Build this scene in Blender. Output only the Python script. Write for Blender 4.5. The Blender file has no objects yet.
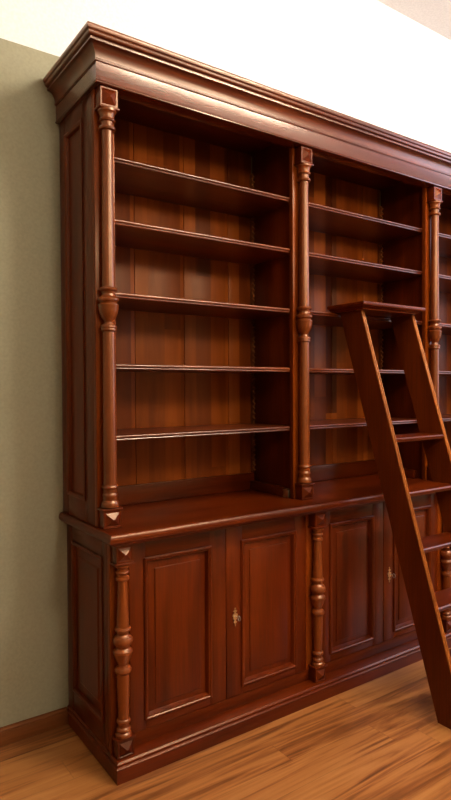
import bpy, bmesh, math, random
from mathutils import Vector, Matrix
random.seed(4)
C = bpy.context.scene.collection
V = Vector
# ------------------------------------------------------------------ measures (metres)
D = .503            # back wall
B = .971            # bay pitch
NB = 3
GZ = 2.796; ZC = 3.731
XR = .095 + B * NB  # right end of base carcass
BASE = V((XR / 2, .27, 0))
YL = .065           # face of the lower carcass
YU = .138           # face of the upper stiles
BX = -.003; BW = .069; BY = .091
UX0 = -.008; UX1 = B * NB + .068

# ------------------------------------------------------------------ materials
def mat(name):
    m = bpy.data.materials.new(name); m.use_nodes = True
    nt = m.node_tree; b = nt.nodes['Principled BSDF']
    return m, nt, b

def ramp(nt, stops):
    r = nt.nodes.new('ShaderNodeValToRGB')
    e = r.color_ramp.elements
    while len(e) < len(stops): e.new(.5)
    for i, (p, c) in enumerate(stops):
        e[i].position = p; e[i].color = (*c, 1)
    return r

def wood(name, axis, dark, mid, light, rough=.28, coat=.0, scale=1., bump=.05, var=.25, spec=.38, tint=(1, .70, .46)):
    m, nt, b = mat(name); N = nt.nodes.new; L = nt.links.new
    tc = N('ShaderNodeTexCoord'); oi = N('ShaderNodeObjectInfo')
    off = N('ShaderNodeVectorMath'); off.operation = 'MULTIPLY_ADD'
    comb = N('ShaderNodeCombineXYZ')
    for i in range(3): L(oi.outputs['Random'], comb.inputs[i])
    L(comb.outputs[0], off.inputs[0]); off.inputs[1].default_value = (7.3, 5.1, 9.7)
    L(tc.outputs['Object'], off.inputs[2])
    def stretched(al, ac, scl, det=5, dist=0):
        mp = N('ShaderNodeMapping'); s = [ac] * 3; s['XYZ'.index(axis)] = al
        mp.inputs['Scale'].default_value = [q * scale for q in s]
        L(off.outputs[0], mp.inputs[0])
        n = N('ShaderNodeTexNoise'); n.inputs['Scale'].default_value = scl
        n.inputs['Detail'].default_value = det; n.inputs['Distortion'].default_value = dist
        L(mp.outputs[0], n.inputs['Vector']); return n
    big = stretched(.7, 6, 1.6, 4, .6)
    fine = stretched(2.5, 70, 2.2, 6)
    r1 = ramp(nt, [(.25, dark), (.5, mid), (.75, light)])
    L(big.outputs['Fac'], r1.inputs[0])
    r2 = ramp(nt, [(.3, (1 - var,) * 3), (.6, (1.05,) * 3)])
    L(fine.outputs['Fac'], r2.inputs[0])
    mx = N('ShaderNodeMix'); mx.data_type = 'RGBA'; mx.blend_type = 'MULTIPLY'; mx.inputs[0].default_value = 1
    L(r1.outputs[0], mx.inputs[6]); L(r2.outputs[0], mx.inputs[7])
    hs = N('ShaderNodeHueSaturation')
    mr = N('ShaderNodeMapRange'); mr.inputs[3].default_value = .85; mr.inputs[4].default_value = 1.12
    L(oi.outputs['Random'], mr.inputs[0]); L(mr.outputs[0], hs.inputs['Value'])
    L(mx.outputs[2], hs.inputs['Color']); L(hs.outputs[0], b.inputs['Base Color'])
    bp = N('ShaderNodeBump'); bp.inputs['Strength'].default_value = bump; bp.inputs['Distance'].default_value = .002
    L(fine.outputs['Fac'], bp.inputs['Height']); L(bp.outputs[0], b.inputs['Normal'])
    b.inputs['Roughness'].default_value = rough; b.inputs['Specular IOR Level'].default_value = spec; b.inputs['Specular Tint'].default_value = (*tint, 1)
    b.inputs['Coat Weight'].default_value = coat; b.inputs['Coat Roughness'].default_value = .22
    return m
DK = (.045, .0045, .0003); MD = (.083, .0094, .0006); LT = (.130, .0180, .0012)
WZ = wood('cherry_wood_vertical', 'Z', DK, MD, LT)
WX = wood('cherry_wood_horizontal', 'X', DK, MD, LT)
WY = wood('cherry_wood_depth', 'Y', DK, MD, LT)
WP = wood('polished_cherry_wood', 'X', DK, MD, LT, rough=.22, bump=.015, spec=1.0, tint=(1, .84, .70))
WF = wood('shelf_wood', 'X', DK, MD, (.18, .034, .003), rough=.3, bump=.03, spec=1.0, tint=(1, .8, .62))
WS = wood('stile_wood', 'Z', (.085, .0115, .0007), (.15, .024, .0013), (.21, .042, .003), spec=.2)
WBB = wood('skirting_wood', 'X', (.12, .030, .006), (.18, .052, .013), (.24, .08, .02), rough=.3)
WT = wood('turned_cherry_wood', 'Z', (.09, .0125, .0008), (.14, .0235, .0015), (.19, .037, .003), rough=.32, coat=0, spec=1.0)
WL = wood('ladder_cherry_wood', 'Z', (.07, .010, .0009), (.105, .0155, .0013), (.14, .023, .002), rough=.36)
WE = wood('edge_highlight_wood', 'Z', (.24, .062, .010), (.33, .095, .016), (.40, .13, .025), rough=.25, coat=.2)  # ladder edge: highlights on the beads put into the colour as lighter wood

def plank_nodes(nt, u, v, width, length):
    """board id from two coordinates: returns (random value socket, second random, seam mask)"""
    N = nt.nodes.new; L = nt.links.new
    def M(op, a, b_=None, c=None):
        n = N('ShaderNodeMath'); n.operation = op
        for i, q in enumerate((a, b_, c)):
            if q is None: continue
            if isinstance(q, (int, float)): n.inputs[i].default_value = q
            else: L(q, n.inputs[i])
        return n.outputs[0]
    row = M('DIVIDE', v, width); rf = M('FLOOR', row)
    w1 = N('ShaderNodeTexWhiteNoise'); w1.noise_dimensions = '1D'; L(rf, w1.inputs['W'])
    col = M('ADD', M('DIVIDE', u, length), M('MULTIPLY', w1.outputs['Value'], 7.3)); cf = M('FLOOR', col)
    cb = N('ShaderNodeCombineXYZ'); L(rf, cb.inputs[0]); L(cf, cb.inputs[1])
    w2 = N('ShaderNodeTexWhiteNoise'); w2.noise_dimensions = '2D'; L(cb.outputs[0], w2.inputs['Vector'])
    fr = M('SUBTRACT', row, rf); fc = M('SUBTRACT', col, cf)
    e1 = M('LESS_THAN', M('MINIMUM', fr, M('SUBTRACT', 1, fr)), .0016 / width)
    e2 = M('LESS_THAN', M('MINIMUM', fc, M('SUBTRACT', 1, fc)), .0016 / length)
    return w2, M('MAXIMUM', e1, e2), M

# back boards: staves of differing tone
def back_mat():
    m, nt, b = mat('stained_back_boards'); N = nt.nodes.new; L = nt.links.new
    tc = N('ShaderNodeTexCoord'); sp = N('ShaderNodeSeparateXYZ'); L(tc.outputs['Object'], sp.inputs[0])
    w2, seam, M = plank_nodes(nt, sp.outputs['Z'], sp.outputs['X'], .0857, 1.7)
    sc = N('ShaderNodeVectorMath'); sc.operation = 'MULTIPLY_ADD'
    L(w2.outputs['Color'], sc.inputs[0]); sc.inputs[1].default_value = (9, 9, 9); L(tc.outputs['Object'], sc.inputs[2])
    mp = N('ShaderNodeMapping'); mp.inputs['Scale'].default_value = (14, 14, 1.6); L(sc.outputs[0], mp.inputs[0])
    n = N('ShaderNodeTexNoise'); n.inputs['Scale'].default_value = 1.5; n.inputs['Detail'].default_value = 6; n.inputs['Distortion'].default_value = .5
    L(mp.outputs[0], n.inputs['Vector'])
    f = M('ADD', M('MULTIPLY', w2.outputs['Value'], .55), M('MULTIPLY', n.outputs['Fac'], .5))
    r = ramp(nt, [(.12, (.055, .0075, .0006)), (.5, (.165, .0285, .0022)), (.9, (.36, .080, .0080))])
    L(f, r.inputs[0]); L(r.outputs[0], b.inputs['Base Color'])
    b.inputs['Roughness'].default_value = .38; b.inputs['Specular IOR Level'].default_value = .38; b.inputs['Specular Tint'].default_value = (1, .70, .46, 1)
    return m
BK = back_mat()

def floor_mat():
    m, nt, b = mat('laminate_floor_boards'); N = nt.nodes.new; L = nt.links.new
    tc = N('ShaderNodeTexCoord'); sp = N('ShaderNodeSeparateXYZ'); L(tc.outputs['Object'], sp.inputs[0])
    w2, seam, M = plank_nodes(nt, sp.outputs['X'], sp.outputs['Y'], .128, 1.35)
    sc = N('ShaderNodeVectorMath'); sc.operation = 'MULTIPLY_ADD'
    L(w2.outputs['Color'], sc.inputs[0]); sc.inputs[1].default_value = (11, 11, 0); L(tc.outputs['Object'], sc.inputs[2])
    def nz(s, scl, dist):
        mp = N('ShaderNodeMapping'); mp.inputs['Scale'].default_value = s; L(sc.outputs[0], mp.inputs[0])
        n = N('ShaderNodeTexNoise'); n.inputs['Scale'].default_value = scl; n.inputs['Detail'].default_value = 5; n.inputs['Distortion'].default_value = dist
        L(mp.outputs[0], n.inputs['Vector']); return n.outputs['Fac']
    a = nz((.7, 12, 1), 1.7, 1.8); c = nz((2, 60, 1), 1.6, .5)
    f = M('ADD', M('ADD', M('MULTIPLY', w2.outputs['Value'], .16), M('MULTIPLY', a, .95)), M('MULTIPLY', c, .22))
    r = ramp(nt, [(.42, (.095, .028, .007)), (.56, (.19, .060, .014)), (.68, (.30, .108, .027)), (.9, (.38, .160, .045))])
    L(f, r.inputs[0])
    mx = N('ShaderNodeMix'); mx.data_type = 'RGBA'; mx.blend_type = 'MULTIPLY'
    L(M('MULTIPLY', seam, .3), mx.inputs[0]); L(r.outputs[0], mx.inputs[6]); mx.inputs[7].default_value = (.25, .2, .15, 1)
    L(mx.outputs[2], b.inputs['Base Color'])
    b.inputs['Roughness'].default_value = .33; b.inputs['Specular IOR Level'].default_value = .45
    return m
FL = floor_mat()

def paint(name, col, rough=.85):
    m, nt, b = mat(name); N = nt.nodes.new; L = nt.links.new
    n = N('ShaderNodeTexNoise'); n.inputs['Scale'].default_value = 90; n.inputs['Detail'].default_value = 4
    tc = N('ShaderNodeTexCoord'); L(tc.outputs['Object'], n.inputs['Vector'])
    r = ramp(nt, [(.3, [c * .93 for c in col]), (.7, [min(1, c * 1.06) for c in col])]); L(n.outputs['Fac'], r.inputs[0])
    L(r.outputs[0], b.inputs['Base Color']); b.inputs['Roughness'].default_value = rough
    bp = N('ShaderNodeBump'); bp.inputs['Strength'].default_value = .15; bp.inputs['Distance'].default_value = .002
    L(n.outputs['Fac'], bp.inputs['Height']); L(bp.outputs[0], b.inputs['Normal'])
    return m
GREEN = paint('sage_green_wall_paint', (.33, .31, .205))
WHITE = paint('white_wall_paint', (.86, .84, .80))
CEIL = paint('white_ceiling_paint', (.80, .78, .76))
GAP = paint('dark_gap', (.012, .005, .003))
def metal(name, col, rough):
    m, nt, b = mat(name); b.inputs['Base Color'].default_value = (*col, 1); b.inputs['Metallic'].default_value = 1
    n = nt.nodes.new('ShaderNodeTexNoise'); n.inputs['Scale'].default_value = 60
    r = nt.nodes.new('ShaderNodeMapRange'); r.inputs[3].default_value = rough * .7; r.inputs[4].default_value = rough * 1.3
    nt.links.new(n.outputs['Fac'], r.inputs[0]); nt.links.new(r.outputs[0], b.inputs['Roughness'])
    return m
BRASS = metal('aged_brass', (.66, .52, .30), .35)
STEEL = metal('key_steel', (.6, .58, .55), .3)

# ------------------------------------------------------------------ mesh helpers (all in world metres)
def box(bm, x0, x1, y0, y1, z0, z1, bev=.0015, mi=0):
    r = bmesh.ops.create_cube(bm, size=1)
    vs = r['verts']
    for v in vs:
        v.co = V((x0 if v.co.x < 0 else x1, y0 if v.co.y < 0 else y1, z0 if v.co.z < 0 else z1))
    es = list({e for v in vs for e in v.link_edges}); fs = {f for v in vs for f in v.link_faces}
    for f in fs: f.material_index = mi
    if bev:
        q = bmesh.ops.bevel(bm, geom=es, offset=bev, segments=2, affect='EDGES', profile=.5)
        for f in q['faces']: f.material_index = mi
def lathe(bm, cx, cy, prof, seg=32, ripple=None):
    rings = []
    for (z, r) in prof:
        rings.append([bm.verts.new((cx + r * math.cos(2 * math.pi * i / seg), cy + r * math.sin(2 * math.pi * i / seg), z)) for i in range(seg)])
    for a, b in zip(rings, rings[1:]):
        for i in range(seg):
            j = (i + 1) % seg; bm.faces.new((a[i], a[j], b[j], b[i]))
    bm.faces.new(rings[0]); bm.faces.new(rings[-1])
def loft_panel(bm, o, u, v, n, w, h, rings, back=None):
    """nested rectangles: rings = [(inset, depth along n)], last one capped"""
    prev = None
    for ins, d in rings:
        cs = [(ins, ins), (w - ins, ins), (w - ins, h - ins), (ins, h - ins)]
        cur = [bm.verts.new(o + u * a + v * b + n * d) for a, b in cs]
        if prev:
            for i in range(4):
                j = (i + 1) % 4; bm.faces.new((prev[i], prev[j], cur[j], cur[i]))
        prev = cur
    bm.faces.new(prev)
def wrap(bm, xl, xr, yf, yb, prof):
    """closed moulding profile [(outward, z)] swept round left side, front and right side with mitred corners"""
    rings = []
    for o, z in prof:
        rings.append([bm.verts.new(p) for p in ((xl - o, yb, z), (xl - o, yf - o, z), (xr + o, yf - o, z), (xr + o, yb, z))])
    n = len(rings)
    for k in range(n):
        a, b = rings[k], rings[(k + 1) % n]
        for i in range(3): bm.faces.new((a[i], a[i + 1], b[i + 1], b[i]))
    bm.faces.new([r[0] for r in rings]); bm.faces.new([r[3] for r in rings])
def extrude_yz(bm, poly, x0, x1):
    a = [bm.verts.new((x0, y, z)) for y, z in poly]; b = [bm.verts.new((x1, y, z)) for y, z in poly]
    n = len(poly)
    for i in range(n): bm.faces.new((a[i], a[(i + 1) % n], b[(i + 1) % n], b[i]))
    bm.faces.new(a); bm.faces.new(b)
def extrude_xz(bm, poly, y0, y1):
    a = [bm.verts.new((x, y0, z)) for x, z in poly]; b = [bm.verts.new((x, y1, z)) for x, z in poly]
    n = len(poly)
    for i in range(n): bm.faces.new((a[i], a[(i + 1) % n], b[(i + 1) % n], b[i]))
    bm.faces.new(a); bm.faces.new(b)
def obj(name, bm, mats, parent=None, root=None, smooth=24, label=None):
    if root is not None:
        bmesh.ops.translate(bm, verts=bm.verts, vec=-V(root))
    bmesh.ops.recalc_face_normals(bm, faces=bm.faces)
    me = bpy.data.meshes.new(name); bm.to_mesh(me); bm.free()
    for m in (mats if isinstance(mats, (list, tuple)) else [mats]): me.materials.append(m)
    for p in me.polygons: p.use_smooth = True
    me.set_sharp_from_angle(angle=math.radians(smooth))
    o = bpy.data.objects.new(name, me); C.objects.link(o)
    if parent: o.parent = parent
    if label: o['label'] = label
    return o
def thing(name, label, cat, loc):
    o = bpy.data.objects.new(name, None); C.objects.link(o); o.location = loc
    o.empty_display_size = .1
    o['label'] = label; o['category'] = cat; return o
def struct(name, bm, mats):
    o = obj(name, bm, mats); o['kind'] = 'structure'; return o
NB_ = bmesh.new

# ------------------------------------------------------------------ the room
X0R, X1R, Y0R = -3.3, 4.6, -4.4
bm = NB_(); box(bm, X0R - .1, X1R + .1, Y0R - .1, D + .1, -.1, 0, 0); struct('floor', bm, FL)
bm = NB_(); box(bm, X0R - .1, X1R + .1, Y0R - .1, D + .1, ZC, ZC + .1, 0); struct('ceiling', bm, CEIL)
def wall(name, x0, x1, y0, y1):
    bm = NB_(); box(bm, x0, x1, y0, y1, 0, GZ, 0, 0); box(bm, x0, x1, y0, y1, GZ, ZC, 0, 1); struct(name, bm, [GREEN, WHITE])
wall('wall_back', X0R - .1, X1R + .1, D, D + .1)
wall('wall_left', X0R - .1, X0R, Y0R, D)
wall('wall_front', X0R - .1, X1R + .1, Y0R - .1, Y0R)
# right wall with a window opening
WY0, WY1, WZ0, WZ1 = -2.6, -1.1, 1.3, 3.68
bm = NB_()
for y0, y1, z0, z1, mi in ((Y0R, WY0, 0, GZ, 0), (WY1, D, 0, GZ, 0), (WY0, WY1, 0, WZ0, 0), (Y0R, WY0, GZ, ZC, 1), (WY1, D, GZ, ZC, 1), (WY0, WY1, WZ1, ZC, 1)):
    box(bm, X1R, X1R + .1, y0, y1, z0, z1, 0, mi)
struct('wall_right', bm, [GREEN, WHITE])
fr = NB_()
for y0, y1, z0, z1 in ((WY0, WY0 + .06, WZ0, WZ1), (WY1 - .06, WY1, WZ0, WZ1), (WY0, WY1, WZ0, WZ0 + .06), (WY0, WY1, WZ1 - .06, WZ1), ((WY0 + WY1) / 2 - .03, (WY0 + WY1) / 2 + .03, WZ0, WZ1)):
    box(fr, X1R + .02, X1R + .07, y0, y1, z0, z1, .004)
struct('window_1', fr, WHITE)
# baseboard: rounded skirting
def skirting(name, x0, x1):
    prof = [(D, 0), (D - .016, 0), (D - .016, .048), (D - .0145, .0515), (D - .012, .053), (D - .0125, .057), (D - .009, .064), (D - .004, .0675), (D, .068)]
    bm = NB_(); extrude_yz(bm, prof, x0, x1); struct(name, bm, WBB)
skirting('baseboard_left', X0R, -.001)
skirting('baseboard_right', XR + .02, X1R)

# ------------------------------------------------------------------ the bookcase
case = thing('bookcase', 'tall reddish-brown cherry wood library bookcase with turned columns, open shelves and panelled cupboard doors below', 'bookcase', BASE)
def part(name, bm, m, parent=None, **k): return obj(name, bm, m, parent or case, BASE, **k)

# plinth
bm = NB_()
wrap(bm, 0.0, XR, 0, D - .004, [(0, 0), (0, .050), (.0035, .0515), (.004, .056), (0.001, .0585), (-.004, .061), (-.004, .0645), (-.001, .0655), (-.001, .071), (-.006, .0765), (-.012, .077), (-.085, .077), (-.085, 0)])
part('plinth', bm, WX)
# lower carcass: rails, side boards
LC0, LC1 = .006, XR - .006
ZB = .077; ZT = .855
bm = NB_(); box(bm, .0815, B * NB - .0045, YL, D - .03, ZB, .125); part('bottom_rail', bm, WX)
bm = NB_(); box(bm, LC0 + .01, LC1 - .01, YL + .004, D - .03, .843, ZT); part('top_rail', bm, WX)
bm = NB_(); box(bm, LC0 + .01, LC1 - .01, D - .02, D - .004, .125, .843); part('cupboard_back', bm, WZ)
for sgn, x in ((-1, LC0), (1, LC1)):
    # side frame with fielded panel
    bm = NB_()
    xa, xb = (x, x + .025) if sgn < 0 else (x - .025, x)
    py0, py1, pz0, pz1 = .135, .435, .165, .785
    box(bm, xa, xb, YL + .0225, py0, ZB, ZT); box(bm, xa, xb, py1, D - .004, ZB, ZT)
    box(bm, xa, xb, py0, py1, ZB, pz0, mi=1); box(bm, xa, xb, py0, py1, pz1, ZT, mi=1)
    s = part('cupboard_side', bm, [WZ, WY])
    bm = NB_()
    loft_panel(bm, V((x, py0, pz0)), V((0, 1, 0)), V((0, 0, 1)), V((sgn, 0, 0)), py1 - py0, pz1 - pz0,
               [(-.004, -.003), (-.004, .004), (.004, .006), (.012, .002), (.016, -.009), (.05, -.009), (.058, -.004), (.06, -.004)])
    part('side_panel', bm, WZ, s)
# stiles of the lower front
LCX = [.0445 + B * k for k in range(NB + 1)]
for k in range(NB + 1):
    a = LC0 if k == 0 else B * k - .004
    b = LC1 if k == NB else B * k + .081
    bm = NB_(); box(bm, a, b, YL, YL + .022, ZB + (0 if k in (0, NB) else .048), .853); part('lower_stile', bm, WS)
    if 0 < k < NB:
        bm = NB_(); box(bm, (a + b) / 2 - .01, (a + b) / 2 + .01, YL + .03, D - .03, ZB + .048, .843); part('cupboard_partition', bm, WZ)

# doors
def door(x0, x1, key):
    z0, z1 = .127, .841; yf = YL - .001; t = .022
    pl = .067 if not key else .082; pr = .078 if not key else .066
    a, b, c, d = x0 + pl, x1 - pr, .165, .772
    bm = NB_()
    box(bm, x0, a, yf, yf + t, z0, z1); box(bm, b, x1, yf, yf + t, z0, z1)
    box(bm, a, b, yf, yf + t, z0, c, mi=1); box(bm, a, b, yf, yf + t, d, z1, mi=1)
    dr = part('door', bm, [WZ, WX])
    bm = NB_()
    loft_panel(bm, V((a, yf, c)), V((1, 0, 0)), V((0, 0, 1)), V((0, -1, 0)), b - a, d - c,
               [(-.007, -.004), (-.007, .004), (-.003, .007), (.002, .007), (.005, .004), (.009, .003), (.014, -.008), (.016, -.013), (.043, -.0075), (.0435, -.0045), (.047, -.003)])
    part('door_panel', bm, WZ, dr)
    if key:
        kx, kz, y0 = x0 + .043, .462, yf - .0001
        half = [(0, .040), (.004, .038), (.0055, .034), (.003, .030), (.006, .027), (.009, .023), (.006, .019), (.005, .014), (.0095, .011), (.011, .004), (.0085, -.002), (.010, -.008),
                (.006, -.012), (.005, -.018), (.0085, -.022), (.006, -.027), (.003, -.030), (.0055, -.035), (.003, -.040), (0, -.042)]
        half = [(max(0, (u - .0045) * 1.9 + .0012) if u else 0, w) for u, w in half]; poly = [(kx + u, kz + w) for u, w in half] + [(kx - u, kz + w) for u, w in half[-2:0:-1]]
        bm = NB_(); extrude_xz(bm, poly, y0 - .003, y0)
        part('key_plate', bm, BRASS, dr, label='small ornate brass keyhole plate')
        bm = NB_()
        def rodz(p0, p1, r, seg=12):
            d_ = p1 - p0; M_ = Matrix.Translation((p0 + p1) / 2) @ d_.to_track_quat('Z', 'Y').to_matrix().to_4x4()
            bmesh.ops.create_cone(bm, cap_ends=True, segments=seg, radius1=r, radius2=r, depth=d_.length, matrix=M_)
        rodz(V((kx, y0 - .002, kz + .002)), V((kx, y0 - .022, kz + .002)), .0022)
        cc = V((kx, y0 - .030, kz + .001)); pts = [cc + V((0, math.cos(i / 16 * 2 * math.pi) * .008, math.sin(i / 16 * 2 * math.pi) * .010)) for i in range(17)]
        for p, q in zip(pts, pts[1:]): rodz(p, q, .0018, 8)
        part('key', bm, STEEL, dr, label='small metal key with a ring bow')
for k in range(NB):
    g = .521 + B * k
    door(.083 + B * k, g - .0015, False); door(g + .0015, .965 + B * k, True)

# worktop with rounded nose
bm = NB_()
t0, t1 = .853, .900
prof = [(0, t0), (.022, t0), (.024, t0 + .006), (.030, t0 + .009)]
for i in range(9):
    a = -math.pi / 2 + math.pi * i / 8
    prof.append((.030 + .0165 * math.cos(a) * .9, t0 + .028 + .0185 * math.sin(a)))
prof += [(.026, t1 - .0003), (.0, t1)]
rings = []
XWL, XWR, YWF = .018, XR - .018, .028
for o, z in prof: rings.append([bm.verts.new(p) for p in ((XWL - o, D - .001, z), (XWL - o, YWF - o, z), (XWR + o, YWF - o, z), (XWR + o, D - .001, z))])
for r0, r1 in zip(rings, rings[1:]):
    for i in range(4):
        j = (i + 1) % 4; bm.faces.new((r0[i], r0[j], r1[j], r1[i]))
bm.faces.new(rings[0]); bm.faces.new(rings[-1])
part('worktop', bm, WX)

# blocks and columns
def block(x, y0, y1, z0, z1, w, parent, lip):
    bm = NB_(); box(bm, x, x + w, y0 + .0042, y1, z0, z1)
    loft_panel(bm, V((x, y0 + .004, z0)), V((1, 0, 0)), V((0, 0, 1)), V((0, -1, 0)), w, z1 - z0,
               [(0, 0), (.001, .004), (.0065, .004), (.0078, .0025), (.0095, .0035), (min(w, z1 - z0) / 2 - .001, .017)])
    zz = (z0 - .008, z0) if lip < 0 else (z1, z1 + .009)
    box(bm, x - .005, x + w + .005, y0 - .005, y1, zz[0], zz[1], .0025)
    part('column_block', bm, WZ, parent)
UP = [(2.436, .034), (2.428, .034), (2.424, .030), (2.416, .027), (2.404, .026), (2.401, .029), (2.398, .0305), (2.394, .029), (2.391, .0225),
      (2.376, .0215), (2.373, .030), (2.368, .0315), (2.363, .030), (2.360, .0205), (2.30, .0200), (2.0, .0222), (1.790, .0235),
      (1.787, .031), (1.782, .0345), (1.777, .033), (1.773, .027), (1.764, .0245), (1.756, .027), (1.752, .034), (1.746, .0385), (1.740, .038), (1.735, .033), (1.732, .031),
      (1.729, .033), (1.725, .0385), (1.721, .0385), (1.718, .0372), (1.706, .036), (1.690, .032), (1.675, .025), (1.666, .018), (1.660, .0165), (1.654, .019), (1.651, .026),
      (1.646, .0295), (1.641, .030), (1.637, .028), (1.634, .029), (1.629, .0285), (1.625, .0225), (1.4, .0235), (1.2, .0245), (1.060, .0245),
      (1.058, .028), (1.052, .0305), (1.046, .028), (1.043, .0255), (1.030, .0245), (1.024, .028), (1.019, .0285), (1.013, .0265), (1.003, .026), (.998, .030), (.991, .033), (.984, .033), (.978, .033)]
LO = [(.776, .030), (.771, .030), (.768, .025), (.764, .020), (.757, .0195), (.754, .025), (.750, .0265), (.746, .025), (.743, .0185), (.735, .018), (.731, .026), (.725, .027), (.720, .025), (.717, .0175),
      (.64, .0205), (.556, .0245), (.549, .025), (.546, .030), (.541, .032), (.536, .030), (.533, .024), (.522, .023), (.516, .027), (.512, .034), (.503, .0385), (.494, .0385), (.486, .034), (.482, .028), (.473, .0265),
      (.468, .031), (.463, .0375), (.456, .0385), (.451, .036), (.447, .034), (.436, .031), (.420, .023), (.410, .0195), (.405, .021), (.401, .029), (.394, .0325), (.387, .0325), (.381, .029), (.377, .0245),
      (.33, .0245), (.213, .0205), (.209, .026), (.203, .0275), (.198, .026), (.195, .0215), (.183, .021), (.179, .026), (.173, .0285), (.168, .026), (.165, .024), (.160, .030), (.154, .032), (.150, .032)]
for k in range(NB + 1):
    cx = .0315 + B * k
    bm = NB_(); lathe(bm, cx, YU - .026, list(reversed(UP))); col = part('upper_column', bm, WT, smooth=28)
    block(BX + B * k, BY, YU + .002, 2.443, 2.512, BW, col, -1)
    block(BX + B * k, BY, YU + .002, .9005, .965, BW, col, 1)
    cx = LCX[k]
    bm = NB_(); lathe(bm, cx, YL - .024, [(z, q * .94) for z, q in reversed(LO)]); col = part('lower_column', bm, WT, smooth=28)
    block(cx - .033, .019, YL + .002, .786, .849, .066, col, -1)
    block(cx - .033, .019, YL + .002, .0775, .140, .066, col, 1)

# upper carcass
ZU = .9005; ZI = 2.598
for k in range(NB + 1):
    a = UX0 if k == 0 else B * k - .014
    b = UX1 if k == NB else B * k + .072
    bm = NB_(); box(bm, a, b, YU, YU + .024, ZU, ZI + .02, .0008); part('upper_stile', bm, WS)
    if 0 < k < NB:
        bm = NB_(); box(bm, a + .028, b - .028, YU + .024, .478, ZU, ZI); part('partition', bm, WZ)
for sgn, x in ((-1, UX0), (1, UX1)):
    xi = .0435 if sgn < 0 else B * NB + .0135
    xa, xb = (x, xi) if sgn < 0 else (xi, x)
    y0, y1, z0, z1 = .255, .435, .985, 2.445
    bm = NB_()
    box(bm, xa, xb, YU + .024, y0, ZU, ZI + .02); box(bm, xa, xb, y1, D - .003, ZU, ZI + .02)
    box(bm, xa, xb, y0, y1, ZU, z0, mi=1); box(bm, xa, xb, y0, y1, z1, ZI + .02, mi=1)
    ia, ib = (x + .012, xi) if sgn < 0 else (xi, x - .012)
    box(bm, ia, ib, y0 - .001, y1 + .001, z0 - .001, z1 + .001, 0)
    s = part('bookcase_side', bm, [WZ, WY])
    bm = NB_()
    loft_panel(bm, V((x, y0, z0)), V((0, 1, 0)), V((0, 0, 1)), V((sgn, 0, 0)), y1 - y0, z1 - z0,
               [(-.004, -.003), (-.004, .004), (.004, .006), (.012, .002), (.016, -.009), (.05, -.009), (.052, -.009)])
    part('side_panel', bm, WZ, s)
bm = NB_(); box(bm, UX0 + .01, UX1 - .01, YU + .001, D - .003, ZI, 2.625, .001); part('bookcase_top', bm, WX)

# frieze and crown
bm = NB_()
FX0, FX1, FY = UX0, UX1, .096
wrap(bm, FX0, FX1, FY, D - .003, [(-.05, 2.514), (.012, 2.514), (.0165, 2.516), (.0175, 2.520), (.015, 2.523), (.014, 2.526), (.014, 2.590), (-.05, 2.590)])
part('frieze', bm, WP)
bm = NB_()
cp = [(-.05, 2.588), (.016, 2.588), (.0195, 2.590), (.020, 2.594), (.0165, 2.5965)]
for i in range(9):      # cove
    a = math.pi / 2 * i / 8
    cp.append((.018 + .030 * (1 - math.cos(a)), 2.598 + .042 * math.sin(a)))
cp += [(.050, 2.641), (.050, 2.646), (.0465, 2.6475), (.0475, 2.651)]
for i in range(7):
    a = -math.pi / 2 + math.pi * .5 * i / 6
    cp.append((.052 + .008 * math.cos(a), 2.663 + .010 * math.sin(a)))
cp += [(.0605, 2.664), (.058, 2.666), (.060, 2.668), (.064, 2.670), (.066, 2.675), (.0665, 2.681), (.065, 2.686), (.061, 2.689), (-.05, 2.689)]
wrap(bm, FX0, FX1, FY, D - .003, cp)
part('crown_moulding', bm, WF)
bm = NB_(); box(bm, FX0 + .04, FX1 - .04, FY + .04, D - .003, 2.66, 2.684, 0); part('dust_cover', bm, WX)

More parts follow.
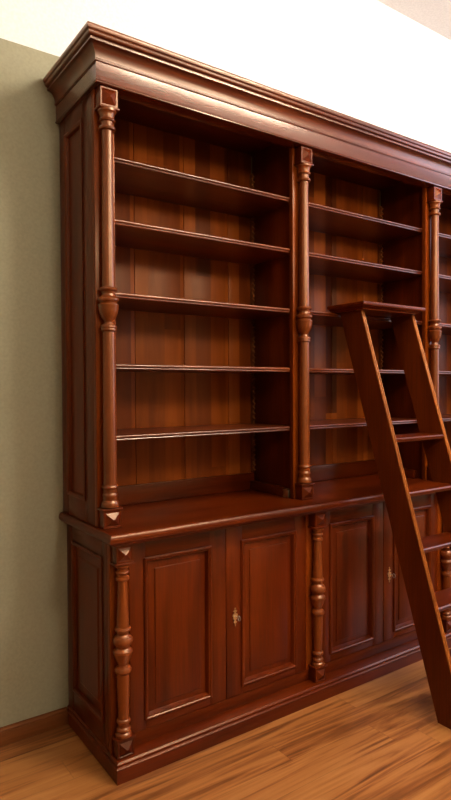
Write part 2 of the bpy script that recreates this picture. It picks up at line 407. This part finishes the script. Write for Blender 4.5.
# shelves, backs, support strips
SH = [2.295, 2.060, 1.783, 1.510, 1.237]
for k in range(NB):
    a, b = .0735 + B * k, .956 + B * k
    pa, pb = a - .0285, b + .0285        # faces of the partitions
    # back: four boards with open joints and a lower rail
    bm = NB_()
    js = [pa, .325 + B * k, .582 + B * k, .838 + B * k, pb]
    for p, q in zip(js, js[1:]): box(bm, p + .0012, q - .0012, .484, .496, ZU, ZI, .002)
    box(bm, pa, pb, .4965, .4985, ZU, ZI, 0, mi=1)
    part('back_boards', bm, [BK, GAP])
    bm = NB_(); box(bm, pa, pb, .468, .4835, ZU, .985, .002); part('back_rail', bm, WX)
    for sgn, x in ((1, pa), (-1, pb)):
        poly_ = []; z = .99; pitch = .026; n = int((2.52 - z) / pitch)
        # toothed strip, teeth pointing to the front
        bm = NB_()
        pts = [(.4825, z)]
        for i in range(n):
            pts += [(.466, z + i * pitch), (.455, z + i * pitch + .008), (.466, z + i * pitch + .020)]
        pts += [(.466, z + n * pitch), (.4825, z + n * pitch)]
        x0, x1 = (x + .0005, x + .012) if sgn > 0 else (x - .012, x - .0005)
        extrude_yz(bm, pts, x0, x1); part('toothed_shelf_support', bm, WBB)
    # foot rail on the right-hand partition
    bm = NB_(); box(bm, b - .002, pb - .0005, .215, .467, ZU, .945, .002); s = part('foot_rail', bm, WY)
    if k == 0:
        bm = NB_(); box(bm, b - .002, pb - .0005, .172, .212, ZU, .938, .002); part('corner_plate', bm, BRASS, label='small dull brass corner plate')
    for zt in SH:
        t = .020
        pr = [(.478, zt - t), (.1625, zt - t), (.1605, zt - t + .001), (.1600, zt - t + .003), (.161, zt - t + .005), (.1625, zt - t + .006), (.1625, zt - .0125),
              *[(.1625 - .0072 * math.sin(math.pi * q / 10), zt - .00625 - .00625 * math.cos(math.pi * q / 10)) for q in range(1, 10)], (.1625, zt), (.478, zt)]
        # notch round the toothed strips is hidden: the shelf stops short of them
        pr = [(.172 if y == .478 else y, z) for y, z in pr]
        bm = NB_(); extrude_yz(bm, pr, a + .0015, b - .003)
        box(bm, pa + .0012, pb - .0012, .1722, .4535, zt - t, zt, 0); box(bm, pa + .0135, pb - .0135, .4535, .4825, zt - t, zt, 0)
        part('shelf', bm, WF)

# ------------------------------------------------------------------ the ladder
K = .316; LB = -.551; LW = .139; S = .236; LX, LR = 1.286, 1.660; TH = .022; PZ = 1.8165; PT = .0330
lad = thing('library_ladder', 'reddish-brown wooden library step ladder with small top platform leaning against the shelves', 'ladder', (1.4775, -.25, 0))
LROOT = V((1.4775, -.25, 0))
def lpart(name, bm, m, parent=None, **k): return obj(name, bm, m, parent or lad, LROOT, **k)
yf = lambda z: LB + K * z
nrm = V((0, -1, K)).normalized()      # outward from the front edge
zt = PZ - PT
for x in (LX - TH / 2, LR - TH / 2):
    bm = NB_(); extrude_yz(bm, [(yf(0) + .005, 0), (yf(zt) + .005, zt), (yf(zt) + LW, zt), (yf(0) + LW, 0)], x, x + TH)
    st = lpart('ladder_side', bm, WL)
    bm = NB_()                         # reeded front edge: beads running down the board
    n = 2; w = TH / n
    sec = []
    for i in range(n):
        for j in range(7):
            a = math.pi * j / 6
            sec.append((x + w * i + w / 2 - w / 2 * .80 * math.cos(a), .0065 - .0075 * math.sin(a)))
    sec = [(x, .0065)] + sec + [(x + TH, .0065)]
    A_ = [bm.verts.new((u, yf(0) + v, 0)) for u, v in sec]; B_ = [bm.verts.new((u, yf(zt) + v, zt)) for u, v in sec]
    for i in range(len(sec) - 1): bm.faces.new((A_[i], A_[i + 1], B_[i + 1], B_[i]))
    bm.faces.new((A_[0], A_[-1], B_[-1], B_[0])); bm.faces.new(A_); bm.faces.new(B_)
    lpart('reeded_edge', bm, WE, st, label='reeded front edge, bead highlights painted in as lighter wood')
for i in range(1, 6):
    z = S * i + .006; t = .022
    y0 = yf(z - .011) + .004; y1 = yf(z) + LW - .006
    bm = NB_()
    extrude_yz(bm, [(y1 - .004, z - t), (y0 + .008, z - t), (y0 + .003, z - t + .003), (y0 + .002, z - t + .008), (y0 + .001, z - .011), (y0, z - .006), (y0 + .004, z - .001), (y0 + .009, z), (y1, z)], LX + TH / 2, LR - TH / 2)
    lpart('tread', bm, WX)
# top platform with moulded edge
PX0, PX1, PY0, PY1 = 1.222, 1.676, -.050, .186
bm = NB_()
pc = [(-.034, PZ - PT), (-.032, PZ - PT + .004), (-.022, PZ - PT + .007), (-.014, PZ - PT + .012), (-.009, PZ - PT + .016), (-.008, PZ - .019), (-.003, PZ - .017), (-.0005, PZ - .012), (0, PZ - .007), (-.002, PZ - .002), (-.006, PZ)]
rings = []
for o, z in pc: rings.append([bm.verts.new(p) for p in ((PX0 - o, PY1, z), (PX0 - o, PY0 - o, z), (PX1 + o, PY0 - o, z), (PX1 + o, PY1, z))])
for r0, r1 in zip(rings, rings[1:]):
    for i in range(4):
        j = (i + 1) % 4; bm.faces.new((r0[i], r0[j], r1[j], r1[i]))
bm.faces.new(rings[0]); bm.faces.new(rings[-1])
lpart('top_platform', bm, WX)

# ------------------------------------------------------------------ light
def area(name, loc, target, sx, sy, power, col, shape='RECTANGLE'):
    l = bpy.data.lights.new(name, 'AREA'); l.shape = shape; l.size = sx; l.size_y = sy; l.energy = power; l.color = col
    o = bpy.data.objects.new(name, l); C.objects.link(o); o.location = loc
    o.rotation_euler = (V(target) - V(loc)).to_track_quat('-Z', 'Y').to_euler(); return o
def bulb(name, loc, r, power, col):
    l = bpy.data.lights.new(name, 'POINT'); l.shadow_soft_size = r; l.energy = power; l.color = col
    o = bpy.data.objects.new(name, l); C.objects.link(o); o.location = loc; return o
bulb('standing_lamp', (.2, -2.4, 2.65), .18, 72, (1, .87, .68))
bulb('pendant_lamp', (1.75, -2.1, 2.65), .16, 62, (1, .87, .68))
for x in (1.2, 1.75, 2.3): bulb('ceiling_spot', (x, -2.05, 3.64), .13, 100, (1, .89, .74))
area('window_daylight', (X1R - .02, (WY0 + WY1) / 2, (WZ0 + WZ1) / 2), (0, (WY0 + WY1) / 2, (WZ0 + WZ1) / 2), WY1 - WY0 - .1, WZ1 - WZ0 - .1, 75, (.70, .72, 1))

w = bpy.data.worlds.new('world'); bpy.context.scene.world = w; w.use_nodes = True
w.node_tree.nodes['Background'].inputs[0].default_value = (.4, .5, .8, 1); w.node_tree.nodes['Background'].inputs[1].default_value = .1

# ------------------------------------------------------------------ camera
yaw, pitch, roll, f = -.611, -.019, -.005, 603.4
fw = V((-math.sin(yaw) * math.cos(pitch), math.cos(yaw) * math.cos(pitch), math.sin(pitch)))
r = V((math.cos(yaw), math.sin(yaw), 0)); u = r.cross(fw)
r2 = r * math.cos(roll) + u * math.sin(roll); u2 = u * math.cos(roll) - r * math.sin(roll)
cam = bpy.data.cameras.new('camera'); co = bpy.data.objects.new('camera', cam); C.objects.link(co)
M_ = Matrix((r2, u2, -fw)).transposed().to_4x4(); M_.translation = V((-.898, -1.965, 1.414)); co.matrix_world = M_
cam.sensor_fit = 'VERTICAL'; cam.sensor_height = 32; cam.lens = 32 * f / 800
cam.clip_start = .05
S_ = bpy.context.scene; S_.camera = co
S_.view_settings.view_transform = 'Standard'; S_.view_settings.look = 'None'; S_.view_settings.gamma = 1; S_.view_settings.exposure = 0
